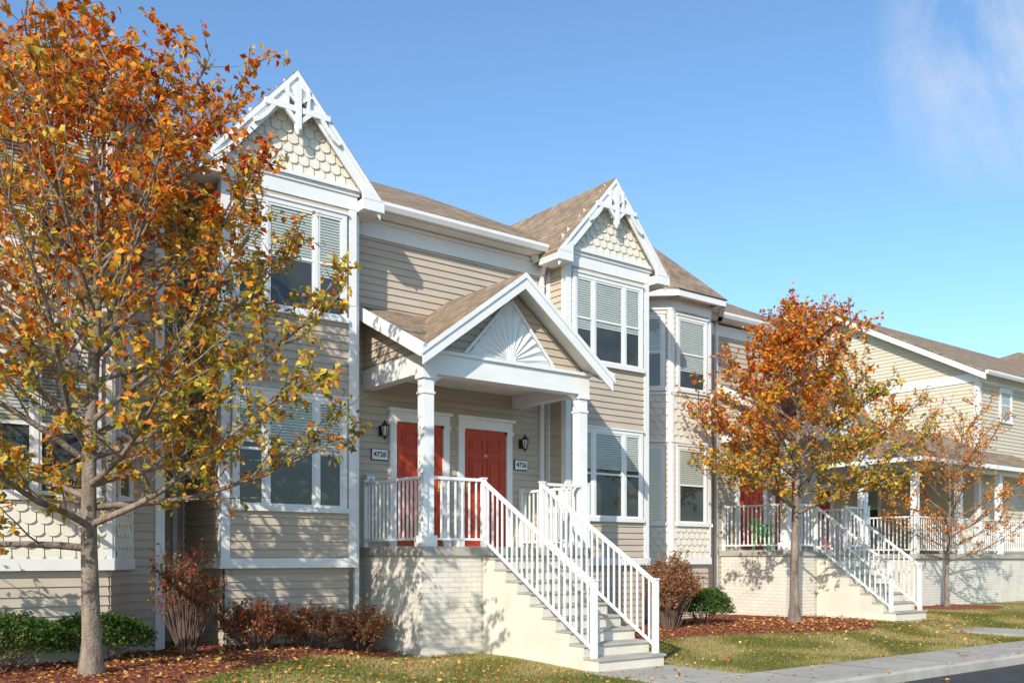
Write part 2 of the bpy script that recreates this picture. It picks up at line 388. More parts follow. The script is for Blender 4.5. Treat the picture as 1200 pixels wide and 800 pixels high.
# ------------------------------------------------------------------ porch
def porch(x0,yw,nris,tread,zb,parent,fl=1.65):
    x1=x0+2.99; yf=yw-1.72; xc=(x0+x1)/2
    b=MB(); b.box(x0-.12,x1+.12,yf-.10,yw-.02,-.2,fl-.13,'brick'); b.box(x0-.16,x1+.16,yf-.15,yw-.01,fl-.13,fl,'conc')
    b.obj('porch_base',parent)
    s=MB()
    for x in (x0,x1):
        s.box(x-.085,x+.085,yf-.085,yf+.085,fl,4.15,'white'); s.box(x-.12,x+.12,yf-.12,yf+.12,fl,fl+.16,'white')
        s.box(x-.115,x+.115,yf-.115,yf+.115,4.08,4.15,'white'); s.box(x-.10,x+.10,yf-.10,yf+.10,3.86,3.89,'white')
        sg=1 if x==x0 else -1
        s.prism([(x+sg*.085,yf-.02,4.15),(x+sg*.30,yf-.02,4.15),(x+sg*.16,yf-.02,4.06),(x+sg*.085,yf-.02,3.9)],(0,.04,0),'white')
        s.prism([(x-.02,yf+.085,4.15),(x-.02,yf+.30,4.15),(x-.02,yf+.16,4.06),(x-.02,yf+.085,3.9)],(.04,0,0),'white')
    s.box(x0-.11,x1+.11,yf-.11,yf+.11,4.15,4.45,'white'); s.box(x0-.15,x1+.15,yf-.15,yf+.0,4.45,4.50,'white')
    for x in (x0,x1): s.box(x-.10,x+.10,yf+.11,yw-.016,4.15,4.448,'white')
    s.box(x0+.1,x1-.1,yf+.11,yw-.016,4.36,4.40,'white')
    zsh=lambda y:4.46+(y-(yf-.38))*.49
    for sg,x in ((-1,x0-.09),(1,x1+.09)):
        w=W(x,yw,0,-1) if sg<0 else W(x,yf,0,1)
        D=yw-yf
        if sg<0: P=[(0,4.45),(D,4.45),(D,zsh(yf)-.08),(0,zsh(yw)-.08)]
        else: P=[(0,4.45),(D,4.45),(D,zsh(yw)-.08),(0,zsh(yf)-.08)]
        siding(s,w,P)
    zap=5.80; half=1.80; m=.75
    w=W(xc-1.55,yf-.02,1,0); siding(s,w,[(0,4.5),(3.1,4.5),(1.55,5.67)])
    wf=W(xc,yf-.04,1,0); nr=13; H=.90; hb=.80
    def lim(a):
        ca,sa=math.cos(a),math.sin(a); return 1/(abs(ca)/hb+sa/H)
    for i in range(nr):
        a0=math.pi*i/nr; a1=math.pi*(i+1)/nr; am=(a0+a1)/2
        for A,Bq in ((a0,am),(am,a1)):
            oa=.02 if A!=am else .055; ob=.02 if Bq!=am else .055
            P=[wf.p(.06*math.cos(A),4.52+.06*math.sin(A),oa),wf.p(lim(A)*math.cos(A),4.52+lim(A)*math.sin(A),oa),
               wf.p(lim(Bq)*math.cos(Bq),4.52+lim(Bq)*math.sin(Bq),ob),wf.p(.06*math.cos(Bq),4.52+.06*math.sin(Bq),ob)]
            s.poly(P,'white')
    for sg in (-1,1):
        s.beam((xc+sg*(hb+.06),yf-.07,4.52),(xc,yf-.07,4.52+H+.04),.05,.05,'white')
    s.box(xc-.08,xc+.08,yf-.11,yf-.04,4.502,4.58,'white')
    yo=yf-.42
    rake(s,xc,yo,zap-.05,half+.02,m,.20,.03); rake(s,xc,yo-.031,zap-.01,half+.05,m,.08,.02)
    s.obj('porch_frame',parent)
    r=MB()
    t=.05
    for sg in (-1,1):
        zs_w=zsh(yw); xv=xc+sg*(zap-zs_w)/m; fe=(xc+sg*half,yo-.035,zap-m*half)
        P=[(xc,yo-.035,zap),fe,(xv,yw,zs_w),(xc,yw,zap)]
        r.prism(P,(0,0,-t),'roof'); P2=[(a,b2,c-t-.003) for a,b2,c in P]; r.prism(P2,(0,0,-.03),'white')
        xe=xc+sg*(half+.0); Q=[fe,(xe+sg*.02,yw,zs_w),(xv,yw,zs_w)]
        r.prism(Q,(0,0,-t),'roof'); r.prism([(a,b2,c-t-.003) for a,b2,c in Q],(0,0,-.03),'white')
        r.beam((xe+sg*.025,yo-.034,zap-m*half-.07),(xe+sg*.025,yw-.016,zs_w-.07),.035,.19,'white')
    r.obj('porch_roof',parent)
    d=MB(); w=W(x0,yw,1,0); door(d,w,.49,fl,False); door(d,w,1.83,fl,True); d.obj('front_doors',parent)
    E=empty('entrance_stairs')
    xs0=x0+.92; xs1=xs0+1.22; ys=yf-.15; rise=(fl-zb)/nris
    st=MB()
    y=ys; z=fl-rise
    for i in range(nris-1):
        st.box(xs0,xs1,y-tread,y,zb-.3,z-.03,'concside')
        st.box(xs0-.012,xs1+.012,y-tread-.03,y-.001,z-.03,z,'conc')
        y-=tread; z-=rise
    ybot=y
    st.obj('steps',E)
    ra=MB()
    for x in (xs0+.04,xs1-.04):
        railing(ra,(x,yf-.10,fl),(x,ybot+.12,zb+rise*.9),h=.98)
    ra.obj('stair_railing',E)
    pr=MB()
    railing(pr,(x0-.08,yw-.06,fl),(x0-.08,yf-.08,fl)); railing(pr,(x0+.09,yf-.08,fl),(xs0+.04,yf-.08,fl),pa=False,pb=False)
    railing(pr,(xs1-.04,yf-.08,fl),(x1-.09,yf-.08,fl),pa=False,pb=False); railing(pr,(x1+.08,yw-.06,fl),(x1+.08,yf-.08,fl))
    pr.obj('porch_railing',parent)
porch(7.34,13.3,10,.28,.02,B)
porch(17.35,14.4,8,.27,.16,B)
def lantern(x,y,z):
    m=MB(); m.box(x-.04,x+.04,y-.03,y,z-.08,z+.08,'black'); m.beam((x,y-.02,z+.04),(x,y-.13,z+.13),.018,.018,'black'); m.beam((x,y-.02,z-.05),(x,y-.12,z-.09),.018,.018,'black')
    cy=y-.13; m.cyl(x,cy,z-.09,z+.06,.035,.062,'lantglass',8)
    for i in range(8):
        a=i*math.pi/4; m.beam((x+.037*math.cos(a),cy+.037*math.sin(a),z-.09),(x+.065*math.cos(a),cy+.065*math.sin(a),z+.06),.010,.010,'black')
    m.cyl(x,cy,z+.06,z+.075,.075,.075,'black',8); m.cyl(x,cy,z+.075,z+.13,.068,.018,'black',8); m.cyl(x,cy,z+.13,z+.16,.012,.016,'black',8)
    m.cyl(x,cy,z-.12,z-.09,.022,.04,'black',8); m.cyl(x,cy,z-.15,z-.12,.008,.016,'black',8)
    m.obj('wall_lantern')
def numsign(x,y,z,txt):
    E=empty('house_number_sign'); m=MB(); m.box(x-.15,x+.15,y-.02,y,z-.09,z+.09,'black'); m.box(x-.14,x+.14,y-.026,y-.02,z-.08,z+.08,'white'); m.obj('plate',E)
    c=bpy.data.curves.new('digits','FONT'); c.body=txt; c.size=.115; c.align_x='CENTER'; c.align_y='CENTER'; c.extrude=.002; c.offset=.001
    o=bpy.data.objects.new('digits',c); COL.objects.link(o); o.location=(x,y-.030,z); o.rotation_euler=(math.pi/2,0,0); c.materials.append(M['black']); o.parent=E
for dx,dy in ((0,0),(10.01,1.1)):
    lantern(7.56+dx,13.28+dy,3.52); lantern(10.42+dx,13.28+dy,3.52)
numsign(7.53,13.28,3.14,'4728'); numsign(10.42,13.28,3.14,'4726')
mb=MB(); mb.box(7.26,7.40,13.18,13.28,2.62,2.78,'white'); mb.prism([(7.25,13.28,2.83),(7.25,13.17,2.785),(7.25,13.28,2.785)],(.16,0,0),'white'); mb.box(7.30,7.36,13.165,13.18,2.66,2.74,'grey'); mb.obj('utility_box')
def chair(x,y,z):
    m=MB(); g='green'
    for dx in (-.22,.22):
        m.beam((x+dx,y-.22,z),(x+dx,y-.22,z+.55),.04,.04,g,up=(0,1,0)); m.beam((x+dx,y+.25,z),(x+dx,y+.18,z+.5),.04,.04,g,up=(0,1,0)); m.beam((x+dx,y-.27,z+.57),(x+dx,y+.25,z+.55),.08,.025,g)
    for k in range(6): m.beam((x-.2,y-.2+k*.08,z+.40-k*.02),(x+.2,y-.2+k*.08,z+.40-k*.02),.06,.02,g)
    for k in range(6):
        dx=-.2+k*.08; m.beam((x+dx,y+.2,z+.30),(x+dx*1.1,y+.38,z+.75-.02*(k-2.5)**2),.06,.02,g,up=(0,1,0))
    m.obj('lawn_chair')
chair(17.75,13.45,1.65)
# ------------------------------------------------------------------ far right building
D=empty('townhouse_building'); dm=MB()
X0=29.0;Y0=14.15;YR=18.87;ZE=7.27;ZR=9.8;mD=(ZR-ZE)/(YR-Y0)
w=W(X0,2*YR-Y0,0,-1); Lg=2*(YR-Y0)
siding(dm,w,[(0,0),(Lg,0),(Lg,ZE-.1),(0,ZE-.1)],'sidingD'); siding(dm,w,[(0,ZE-.1),(Lg,ZE-.1),(Lg/2,ZR-.1)],'sidingD')
siding(dm,W(X0,Y0,1,0),[(0,0),(22,0),(22,ZE-.1),(0,ZE-.1)],'sidingD')
dm.box(X0+.1,X0+22,Y0+.1,2*YR-Y0-.1,0,ZE-.15,'sidingD')
dm.obj('walls',D)
dt=MB()
dt.box(X0-.03,X0+.12,Y0-.03,Y0+.12,0,ZE-.1,'white'); dt.box(X0-.04,X0+.0,Y0+.12,2*YR-Y0,ZE-.38,ZE-.12,'white'); dt.box(X0+.12,X0+22,Y0-.035,Y0,ZE-.4,ZE-.15,'white')
for sg in (-1,1):
    ye=YR+sg*(YR-Y0+.4); ze=ZR-mD*(YR-Y0+.4)
    dt.prism([(X0-.35,YR,ZR+.03),(X0-.35,ye,ze+.03),(X0-.35,ye,ze-.2),(X0-.35,YR,ZR-.2)],(-.03,0,0),'white')
    P=[(X0-.4,YR,ZR+.06),(X0-.4,ye,ze+.06),(X0+22,ye,ze+.06),(X0+22,YR,ZR+.06)]
    dt.prism(P,(0,0,-.05),'roof'); dt.prism([(a+.02,b2,c-.055) for a,b2,c in P],(0,0,-.03),'white')
gutter_y(dt,X0-.4,X0+22,Y0-.38,ZE-.14)
window(dt,W(X0,Y0,1,0),1.3,2.1,5.75,6.8,(1,)); window(dt,W(X0,Y0,1,0),4,5.6,5.3,6.8,(1,1)); window(dt,W(X0,Y0,1,0),3,4.6,2.3,3.8,(1,1))
window(dt,W(X0,19,0,-1),.8,1.6,2.4,3.8,(1,))
hip(dt,41,56,15.2,26.5,8.9,.42)
dt.box(41.4,55.6,15.7,26,0,8.85,'sidingD')
dt.obj('roof_and_trim',D)
pb=MB(); pb.box(24.0,31.5,13.4,14.1,-.1,1.45,'brick'); pb.box(24.0,28.96,14.1,18,-.1,1.45,'brick'); pb.box(23.95,31.55,13.33,14.12,1.45,1.58,'conc'); pb.box(23.95,28.96,14.12,18,1.45,1.58,'conc')
for x in (24.15,26.5,28.9,31.3): pb.box(x-.09,x+.09,13.42,13.58,1.58,3.95,'white')
pb.box(24.0,31.5,13.40,13.6,3.95,4.15,'white'); pb.box(24.0,24.2,13.6,18,3.95,4.15,'white')
railing(pb,(24.05,13.45,1.58),(26.4,13.45,1.58)); railing(pb,(26.6,13.45,1.58),(28.8,13.45,1.58)); railing(pb,(29,13.45,1.58),(31.3,13.45,1.58)); railing(pb,(24.05,17.9,1.58),(24.05,13.5,1.58))
pb.poly([(23.7,13.1,4.17),(31.8,13.1,4.17),(30.6,15,5.25),(25.6,15,5.25)],'roof'); pb.poly([(23.7,18.2,4.17),(23.7,13.1,4.17),(25.6,15,5.25),(25.6,18.2,5.25)],'roof')
pb.poly([(25.6,15,5.25),(30.6,15,5.25),(30.6,18.2,5.25),(25.6,18.2,5.25)],'roof')
pb.box(23.7,31.8,13.08,13.12,4.05,4.17,'white'); pb.box(23.68,23.72,13.12,18.2,4.05,4.17,'white'); pb.box(23.75,31.7,13.13,18,4.156,4.166,'white')
door(pb,W(24.5,18.0,1,0),1.5,1.58)
siding(pb,W(21.1,18.0,1,0),[(0,0),(8,0),(8,5),(0,5)],'sidingD')
pb.obj('side_porch',D)
# ------------------------------------------------------------------ ground
def grid(name,xs,ys,zf,mat,extra=0):
    V=[];F=[]
    for y in ys:
        for x in xs: V.append((x,y,zf(x,y)))
    nx=len(xs)
    for j in range(len(ys)-1):
        for i in range(nx-1):
            a=j*nx+i; F.append((a,a+1,a+nx+1,a+nx))
    me=bpy.data.meshes.new(name); me.from_pydata(V,[],F); me.materials.append(M[mat]); me.update()
    for p in me.polygons: p.use_smooth=True
    o=bpy.data.objects.new(name,me); COL.objects.link(o); return o
xs=[-900,-300,-100,-40]+[ -20+i*.5 for i in range(0,141)]+[80,150,400,900]
ys=[7.72]+[7.8+i*.25 for i in range(0,60)]+[30,60,150,500,1200]
grid('lawn',xs,ys,lambda x,y:gz(x,y) if y<30 else 0,'grass')
g=MB()
g.box(-60,120,6.78,7.70,-.2,.012,'walk')
x=-20.0
while x<50:
    g.box(x,x+.014,6.79,7.69,.0125,.0135,'asph'); x+=1.5
g.obj('sidewalk')
g=MB()
x=-60
while x<120:
    g.prism([(x,6.775,.014),(x,6.775,-.3),(x,6.60,-.3),(x,6.60,-.02),(x,6.64,.014)],(2.985,0,0),'conc'); x+=3.0
g.obj('curb')
g=MB(); g.poly([(-900,-900,-.13),(900,-900,-.13),(900,6.77,-.13),(-900,6.77,-.13)],'asph'); g.obj('road')
g=MB(); 
g.box(8.15,9.6,7.66,9.08,-.1,.02,'walk'); g.box(18.2,19.6,7.66,10.6,-.1,.05,'walk'); g.box(18.2,19.6,10.6,12.6,-.1,.16,'walk')
g.obj('walkway')
def bed(xa,xb,front,back,seed):
    V=[];F=[];nx=int((xb-xa)/.06);ny=34
    for i in range(nx+1):
        x=xa+(xb-xa)*i/nx; f=front(x)+.12*noise.noise(Vector((x*1.3,seed,0)))+.05*noise.noise(Vector((x*6,seed,0))); bk=back(x)
        for j in range(ny+1):
            y=f+(bk-f)*j/ny; e=min(1,j/2.5)*min(1,(nx-i)/3)*min(1,i/3)
            V.append((x,y,gz(x,y)-.015+e*(.055+.03*noise.noise(Vector((x*9,y*9,seed)))+.02*noise.noise(Vector((x*25,y*25,seed))))))
    for i in range(nx):
        for j in range(ny):
            a=i*(ny+1)+j; F.append((a,a+ny+1,a+ny+2,a+1))
    me=bpy.data.meshes.new('mulch_bed'); me.from_pydata(V,[],F); me.materials.append(M['mulch']); me.update()
    o=bpy.data.objects.new('mulch_bed',me); COL.objects.link(o)
def interp(P):
    return lambda x: float(np.interp(x,[p[0] for p in P],[p[1] for p in P]))
frL=interp([(-6,9.2),(2.2,9.3),(3.2,9.9),(4.2,10.5),(5.5,11.1),(6.6,11.4),(7.2,11.8)])
frR=interp([(10.5,11.5),(12.3,11.0),(13.5,10.5),(14.9,10.1),(16.5,10.0),(17.6,10.6),(18.2,11.6)])
bed(-6,7.2,frL,lambda x:12.9 if x<4.7 else 13.0,1.0)
bed(10.5,18.2,frR,lambda x:14.3 if x<17.2 else 12.8,5.0)
def in_bed(x,y): return (x<7.2 and y>frL(x)) or (10.5<x<18.2 and y>frR(x))
frT=interp([(23,11.9),(24.4,11.6),(26,11.9)])
bed(23,26,frT,lambda x:13.3,9.0)
# ------------------------------------------------------------------ leaf mesh
def leafmesh(name,P,size,C,parent=None,mat='leaf',flat=0.0,wid=.34):
    P=np.asarray(P,float); n=len(P); size=np.asarray(size,float).reshape(-1,1)
    nrm=rng.normal(size=(n,3)); nrm[:,2]=np.abs(nrm[:,2])*(1+flat*8)+.2
    nrm/=np.linalg.norm(nrm,axis=1,keepdims=True)
    a=rng.normal(size=(n,3)); 
    if flat==0: a[:,2]-=.6
    a-=nrm*(a*nrm).sum(1,keepdims=True); a/=np.linalg.norm(a,axis=1,keepdims=True); b=np.cross(nrm,a)
    lift=.12
    V=np.stack([P,P+a*.42*size+b*wid*size+nrm*lift*size,P+a*size-nrm*.08*size,P+a*.42*size-b*wid*size+nrm*lift*size],1).reshape(-1,3)
    me=bpy.data.meshes.new(name); idx=np.arange(n)*4
    T=np.stack([idx,idx+2,idx+1,idx,idx+3,idx+2],1).reshape(-1,3)
    me.vertices.add(len(V)); me.vertices.foreach_set('co',V.ravel())
    me.loops.add(T.size); me.loops.foreach_set('vertex_index',T.ravel().astype(np.int32))
    me.polygons.add(len(T)); me.polygons.foreach_set('loop_start',np.arange(0,T.size,3,dtype=np.int32)); me.polygons.foreach_set('loop_total',np.full(len(T),3,dtype=np.int32))
    me.update(calc_edges=True); me.validate()
    at=me.color_attributes.new('col','FLOAT_COLOR','POINT'); CC=np.ones((n*4,4)); CC[:,:3]=np.repeat(np.asarray(C),4,axis=0); at.data.foreach_set('color',CC.ravel())
    me.materials.append(M[mat]); o=bpy.data.objects.new(name,me); COL.objects.link(o)
    if parent: o.parent=parent
    return o
def tubes(name,branches,mat,parent):
    V=[];F=[]
    for pts,rad in branches:
        k=9 if rad[0]>.07 else (6 if rad[0]>.02 else 3); base=len(V)
        for i,p in enumerate(pts):
            p=Vector(p); d=(Vector(pts[min(i+1,len(pts)-1)])-Vector(pts[max(i-1,0)])).normalized()
            s=d.cross(Vector((.3,.9,.1))); s.normalize(); u=s.cross(d)
            for j in range(k):
                an=2*math.pi*j/k; V.append(tuple(p+(s*math.cos(an)+u*math.sin(an))*rad[i]))
        for i in range(len(pts)-1):
            for j in range(k):
                a=base+i*k+j; b2=base+i*k+(j+1)%k; F.append((a,b2,b2+k,a+k))
    me=bpy.data.meshes.new(name); me.from_pydata(V,[],F); me.materials.append(M[mat]); me.update()
    for p in me.polygons: p.use_smooth=True
    o=bpy.data.objects.new(name,me); COL.objects.link(o); o.parent=parent; return o
def rv(): return Vector((random.gauss(0,1),random.gauss(0,1),random.gauss(0,1))).normalized()
def grow(st,d,L,r0,r1,n,upb,wob=.12):
    pts=[st.copy()]; rad=[r0]; d=d.normalized(); p=st.copy()
    for i in range(n):
        d=(d+Vector((0,0,upb))+rv()*wob).normalized(); p=p+d*(L/n); pts.append(p.copy()); t=(i+1)/n; rad.append(r0+(r1-r0)*t)
    return pts,rad
def tree(name,bx,by,H,env,zlow,nl,seed,r0,leafsz,palette,lpt=13,twn=5,secn=8,lean=(0,0),upb=.09,dens=1.0,el0=12,el1=45,zmax=99,pw=1.05):
    random.seed(seed); E=empty(name); zb=gz(bx,by)-.05; br=[];LP=[];LS=[];LC=[]
    tp=[];trd=[];n=14
    for i in range(n+1):
        t=i/n; z=zb+t*(H-zb)*.96
        tp.append(Vector((bx+lean[0]*t+.07*math.sin(t*7+seed)*t**.5,by+lean[1]*t+.06*math.cos(t*6+seed)*t**.5-.06*t**.5,z)))
        trd.append(r0*(1-t)**.85*(1+.6*math.exp(-t*40))+.010)
    br.append((tp,trd))
    def at(z):
        t=(z-zb)/((H-zb)*.96); t=max(0,min(.999,t)); i=int(t*n); f=t*n-i; return tp[i].lerp(tp[i+1],f), trd[i]*(1-f)+trd[i+1]*f
    def twigs(pts,L,shade,mul=1.0):
        for k in range(twn):
            f=random.uniform(.1,1); i=min(int(f*(len(pts)-1)),len(pts)-2); q=pts[i].lerp(pts[i+1],f*(len(pts)-1)-i)
            dd=(pts[i+1]-pts[i]).normalized(); d=(dd*.7+rv()*.8+Vector((0,0,.1))).normalized()
            tl=random.uniform(.18,.42); tpn,tr=grow(q,d,tl,.006,.003,3,.02); 
            if tpn[-1].z>zmax: continue
            br.append((tpn,tr))
            cl=random.random()
            for j in range(int(lpt*dens*mul*random.uniform(.4,1.35))):
                ff=random.uniform(.05,1.05); ii=min(int(ff*3),2); q2=tpn[ii].lerp(tpn[ii+1],ff*3-ii)+rv()*random.uniform(.01,.08)
                LP.append(q2); LS.append(leafsz*random.uniform(.65,1.2)); LC.append(palette(q2,cl,shade))
    for k in range(nl):
        u=(k+.5)/nl; z=zb+zlow+(H*.9-zb-zlow)*u**pw; z+=random.uniform(-.12,.12)
        az=k*2.39996+seed; R=env(z)*random.uniform(.8,1.1)
        p,rr=at(z); el=math.radians(el0+el1*u+random.uniform(-8,8))
        d=Vector((math.cos(az)*math.cos(el),math.sin(az)*math.cos(el),math.sin(el)))
        L=R*1.12; rl=min(rr*.5,.010+.018*L); pts,rad=grow(p,d,L,rl,.006,9,upb*(.3+.9*u),.12); br.append((pts,rad)); shade=random.random()
        ns=max(3,int(secn*L/2))
        for s in range(ns):
            f=.15+.85*(s+random.random())/ns; i=min(int(f*9),8); q=pts[i].lerp(pts[i+1],f*9-i); dd=(pts[i+1]-pts[i]).normalized()
            side=dd.cross(Vector((0,0,1))).normalized()*(1 if s%2 else -1)
            d2=(dd*.8+side*random.uniform(.4,1.0)+rv()*.4+Vector((0,0,.2))).normalized()
            L2=random.uniform(.35,.75)*(1.15-.5*f)*L*.55+.15
            p2,r2=grow(q,d2,L2,.012,.004,5,.05); br.append((p2,r2)); twigs(p2,L2,shade+random.uniform(-.15,.15),random.choice([.45,.9,1.1,1.3]))
        twigs(pts[4:],L,shade)
    twigs(tp[9:],1,.9); twigs(tp[11:],1,.9)
    tubes('trunk_and_limbs',br,'bark',E)
    leafmesh('foliage',[tuple(p) for p in LP],LS,LC,E)
    print(name,len(LP),max(p.z for p in LP))
OR=(.82,.25,.03);RU=(.50,.12,.02);GO=(.84,.45,.06);OL=(.42,.35,.05);GR=(.24,.26,.045);RD=(.62,.08,.025);BR=(.35,.15,.05);YE=(.82,.58,.10)
def pick(ws):
    t=random.random()*sum(w for w,_ in ws)
    for w,c in ws:
        t-=w
        if t<=0: break
    v=random.uniform(.75,1.15); return tuple(min(.95,x*v) for x in c)
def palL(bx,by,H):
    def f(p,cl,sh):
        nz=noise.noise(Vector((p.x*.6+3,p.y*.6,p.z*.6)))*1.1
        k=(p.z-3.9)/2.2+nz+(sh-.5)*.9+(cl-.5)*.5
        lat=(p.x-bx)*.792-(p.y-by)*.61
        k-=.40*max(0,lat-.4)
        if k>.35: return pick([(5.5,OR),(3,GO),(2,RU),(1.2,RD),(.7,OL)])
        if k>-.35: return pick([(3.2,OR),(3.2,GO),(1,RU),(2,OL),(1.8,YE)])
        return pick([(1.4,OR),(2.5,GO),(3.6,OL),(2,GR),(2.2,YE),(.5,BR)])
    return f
envL=interp([(1.5,2.2),(2.2,2.75),(3.2,2.8),(4.4,2.3),(5.0,1.7),(5.8,1.1),(6.6,.55)])
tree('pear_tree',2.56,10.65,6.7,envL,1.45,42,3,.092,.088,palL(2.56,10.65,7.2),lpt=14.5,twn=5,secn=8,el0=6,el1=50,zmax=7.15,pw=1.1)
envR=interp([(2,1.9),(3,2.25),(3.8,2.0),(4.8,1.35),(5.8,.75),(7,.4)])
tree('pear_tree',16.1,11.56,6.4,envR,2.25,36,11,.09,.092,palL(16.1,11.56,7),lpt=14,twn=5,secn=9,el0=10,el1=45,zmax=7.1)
def palS(p,cl,sh): return pick([(5,(.82,.30,.04)),(2,GO),(2,RU)])
envS=interp([(1.2,1.6),(2.5,2.2),(3.6,1.9),(4.6,1.1),(5.6,.6)])
tree('maple_tree',24.4,12.75,4.6,envS,1.2,22,5,.055,.075,palS,lpt=10,twn=4,secn=7,upb=.03)
# ------------------------------------------------------------------ shrubs
def shrub(name,x,y,rx,ry,h,pal,n,ls=.04,tw=60,seed=1,solid=False,z0=0.0):
    random.seed(seed); E=empty(name); zb=gz(x,y); br=[];LP=[];LS=[];LC=[]
    for i in range(tw):
        az=random.uniform(0,6.28); s=random.random()**.5
        tip=Vector((x+math.cos(az)*rx*s,y+math.sin(az)*ry*s,zb+h*(1-.35*s*s)*random.uniform(.75,1.05)))
        st=Vector((x+math.cos(az)*rx*.15,y+math.sin(az)*ry*.15,zb-.03)); mid=st.lerp(tip,.5)+rv()*.06+Vector((0,0,.06*h))
        pts=[st,st.lerp(mid,.5)+rv()*.02,mid,mid.lerp(tip,.5)+rv()*.03,tip]; br.append((pts,[.010,.008,.006,.004,.002]))
        for k in range(3):
            q=pts[2].lerp(tip,random.random()); e=q+(rv()+Vector((0,0,.7)))*.12*h; br.append(([q,q.lerp(e,.5),e],[.004,.003,.002]))
            if not solid:
                for _ in range(int(n/tw/3)):
                    p=q.lerp(e,random.uniform(0,1.1))+rv()*.03; LP.append(p); LS.append(ls*random.uniform(.6,1.3)); LC.append(pal(p))
    if solid:
        for _ in range(n):
            d=rv(); d.z=abs(d.z) if d.z<-.3 else d.z
            bump=1+.14*noise.noise(d*2.5+Vector((seed,0,0)))+.08*noise.noise(d*7)
            r=bump*random.uniform(.80,1.05) if random.random()<.85 else random.uniform(.4,.9)
            p=Vector((x+d.x*rx*r,y+d.y*ry*r,zb+h*.5+d.z*h*.5*r)); LP.append(p); LS.append(ls*random.uniform(.7,1.3)); LC.append(pal(p))
    tubes('twigs',br,'twig',E); leafmesh('foliage',[tuple(p) for p in LP],LS,LC,E)
gpal=lambda p: pick([(4,(.07,.14,.03)),(3,(.11,.19,.04)),(1,(.04,.08,.02)),(.5,(.18,.22,.05))])
rpal=lambda p: pick([(3,(.46,.12,.06)),(3,(.34,.12,.06)),(2,(.50,.24,.11)),(1,(.24,.19,.07))])
bpal=lambda p: pick([(4,(.50,.25,.12)),(3,(.40,.19,.09)),(2,(.50,.16,.07)),(1,(.30,.23,.09))])
tpal=lambda p: pick([(3,(.54,.09,.06)),(2,(.42,.17,.07)),(2,(.24,.24,.06))])
shrub('boxwood_shrub',1.75,11.45,.75,.45,.66,gpal,5200,.042,30,1,True)
shrub('boxwood_shrub',.35,11.3,.7,.45,.62,gpal,5000,.042,30,2,True)
shrub('boxwood_shrub',2.95,11.9,.60,.42,.60,gpal,4600,.042,30,3,True)
shrub('boxwood_shrub',14.25,12.35,.66,.5,.74,gpal,6500,.042,30,4,True)
shrub('barberry_shrub',4.0,11.9,.46,.36,1.5,tpal,1500,.05,80,5)
shrub('spirea_shrub',5.0,12.1,.56,.40,.70,rpal,4200,.04,100,6)
shrub('spirea_shrub',5.85,12.2,.60,.40,.64,bpal,4200,.04,100,7)
shrub('spirea_shrub',6.6,12.2,.56,.42,.70,bpal,4400,.04,100,8)
shrub('burning_bush_shrub',13.0,12.05,.60,.46,1.45,bpal,9000,.044,170,9)
shrub('spirea_shrub',19.9,11.9,.25,.25,.4,bpal,900,.04,30,10)
# ------------------------------------------------------------------ grass blades, litter
random.seed(21)
def scatter_blades(n,xa,xb,ya,yb):
    P=[];C=[];S=[]
    while len(P)<n:
        x=random.uniform(xa,xb); y=random.uniform(ya,yb)
        if in_bed(x,y): continue
        if 8.1<x<9.65 and y<11.6 or 18.15<x<19.65: continue
        if y>11.3 and (7.1<x<10.5 or 17.2<x<20.6): continue
        P.append((x,y,gz(x,y)))
        q=noise.noise(Vector((x*.9,y*.9,0)))*1.4+random.uniform(-.3,.3)
        c=(.17,.19,.05) if q<-.15 else ((.30,.27,.085) if q<.2 else (.47,.38,.17)); v=random.uniform(.8,1.2); C.append(tuple(k*v for k in c)); S.append(random.uniform(.03,.06))
    P=np.array(P); n=len(P); S=np.array(S).reshape(-1,1); az=rng.uniform(0,6.28,n); dx=np.stack([np.cos(az),np.sin(az),np.zeros(n)],1)*.006
    tip=P+np.concatenate([rng.normal(0,.4,(n,2))*S,S],1)
    V=np.stack([P-dx,P+dx,tip],1).reshape(-1,3); F=np.arange(3*n).reshape(-1,3)
    me=bpy.data.meshes.new('grass_blades'); me.from_pydata(V.tolist(),[],F.tolist())
    at=me.color_attributes.new('col','FLOAT_COLOR','POINT'); CC=np.ones((n*3,4)); CC[:,:3]=np.repeat(np.asarray(C),3,axis=0); at.data.foreach_set('color',CC.ravel())
    me.materials.append(M['leaf']); o=bpy.data.objects.new('grass_blades',me); COL.objects.link(o)
scatter_blades(75000,2,24,7.72,13.2)
P=[];S=[];C=[]
trees=[(2.56,10.65,2.8,.35),(16.1,11.56,2.6,.35),(24.4,12.75,1.5,.1)]
while len(P)<7500:
    q=random.random()
    if q<.65:
        t=random.choice(trees[:2]); x=random.gauss(t[0]+.8,t[2]*1.0); y=random.gauss(t[1],1.6)
    else: x=random.uniform(2,28); y=random.uniform(6.2,12.5)
    if y>12.6 or y<5.9: continue
    if y>11.4 and (7.1<x<10.5 or 17.2<x<20.6): continue
    if 8.1<x<9.7 and 8.9<y<11.6: continue
    if y<7.75 and random.random()<.7: continue
    z=gz(x,y)+.025
    if in_bed(x,y): z+=.03
    if 6.6<y<7.72: z=.018
    elif y<=6.6: z=-.122
    P.append((x,y,z)); S.append(random.uniform(.04,.08)); C.append(pick([(3,(.74,.32,.06)),(3,(.64,.40,.16)),(2,(.44,.14,.05)),(2,(.78,.52,.16))]))
leafmesh('fallen_leaves',P,S,C,None,'litter',flat=1.0)
P=[];S=[];C=[]
while len(P)<9500:
    x=random.uniform(-1,18.2); y=random.uniform(9.2,13.4)
    if not in_bed(x,y): continue
    P.append((x,y,gz(x,y)+random.uniform(.035,.065))); S.append(random.uniform(.03,.08)); C.append(pick([(3,(.46,.14,.07)),(3,(.32,.10,.05)),(2,(.18,.065,.04)),(1,(.50,.25,.14))]))
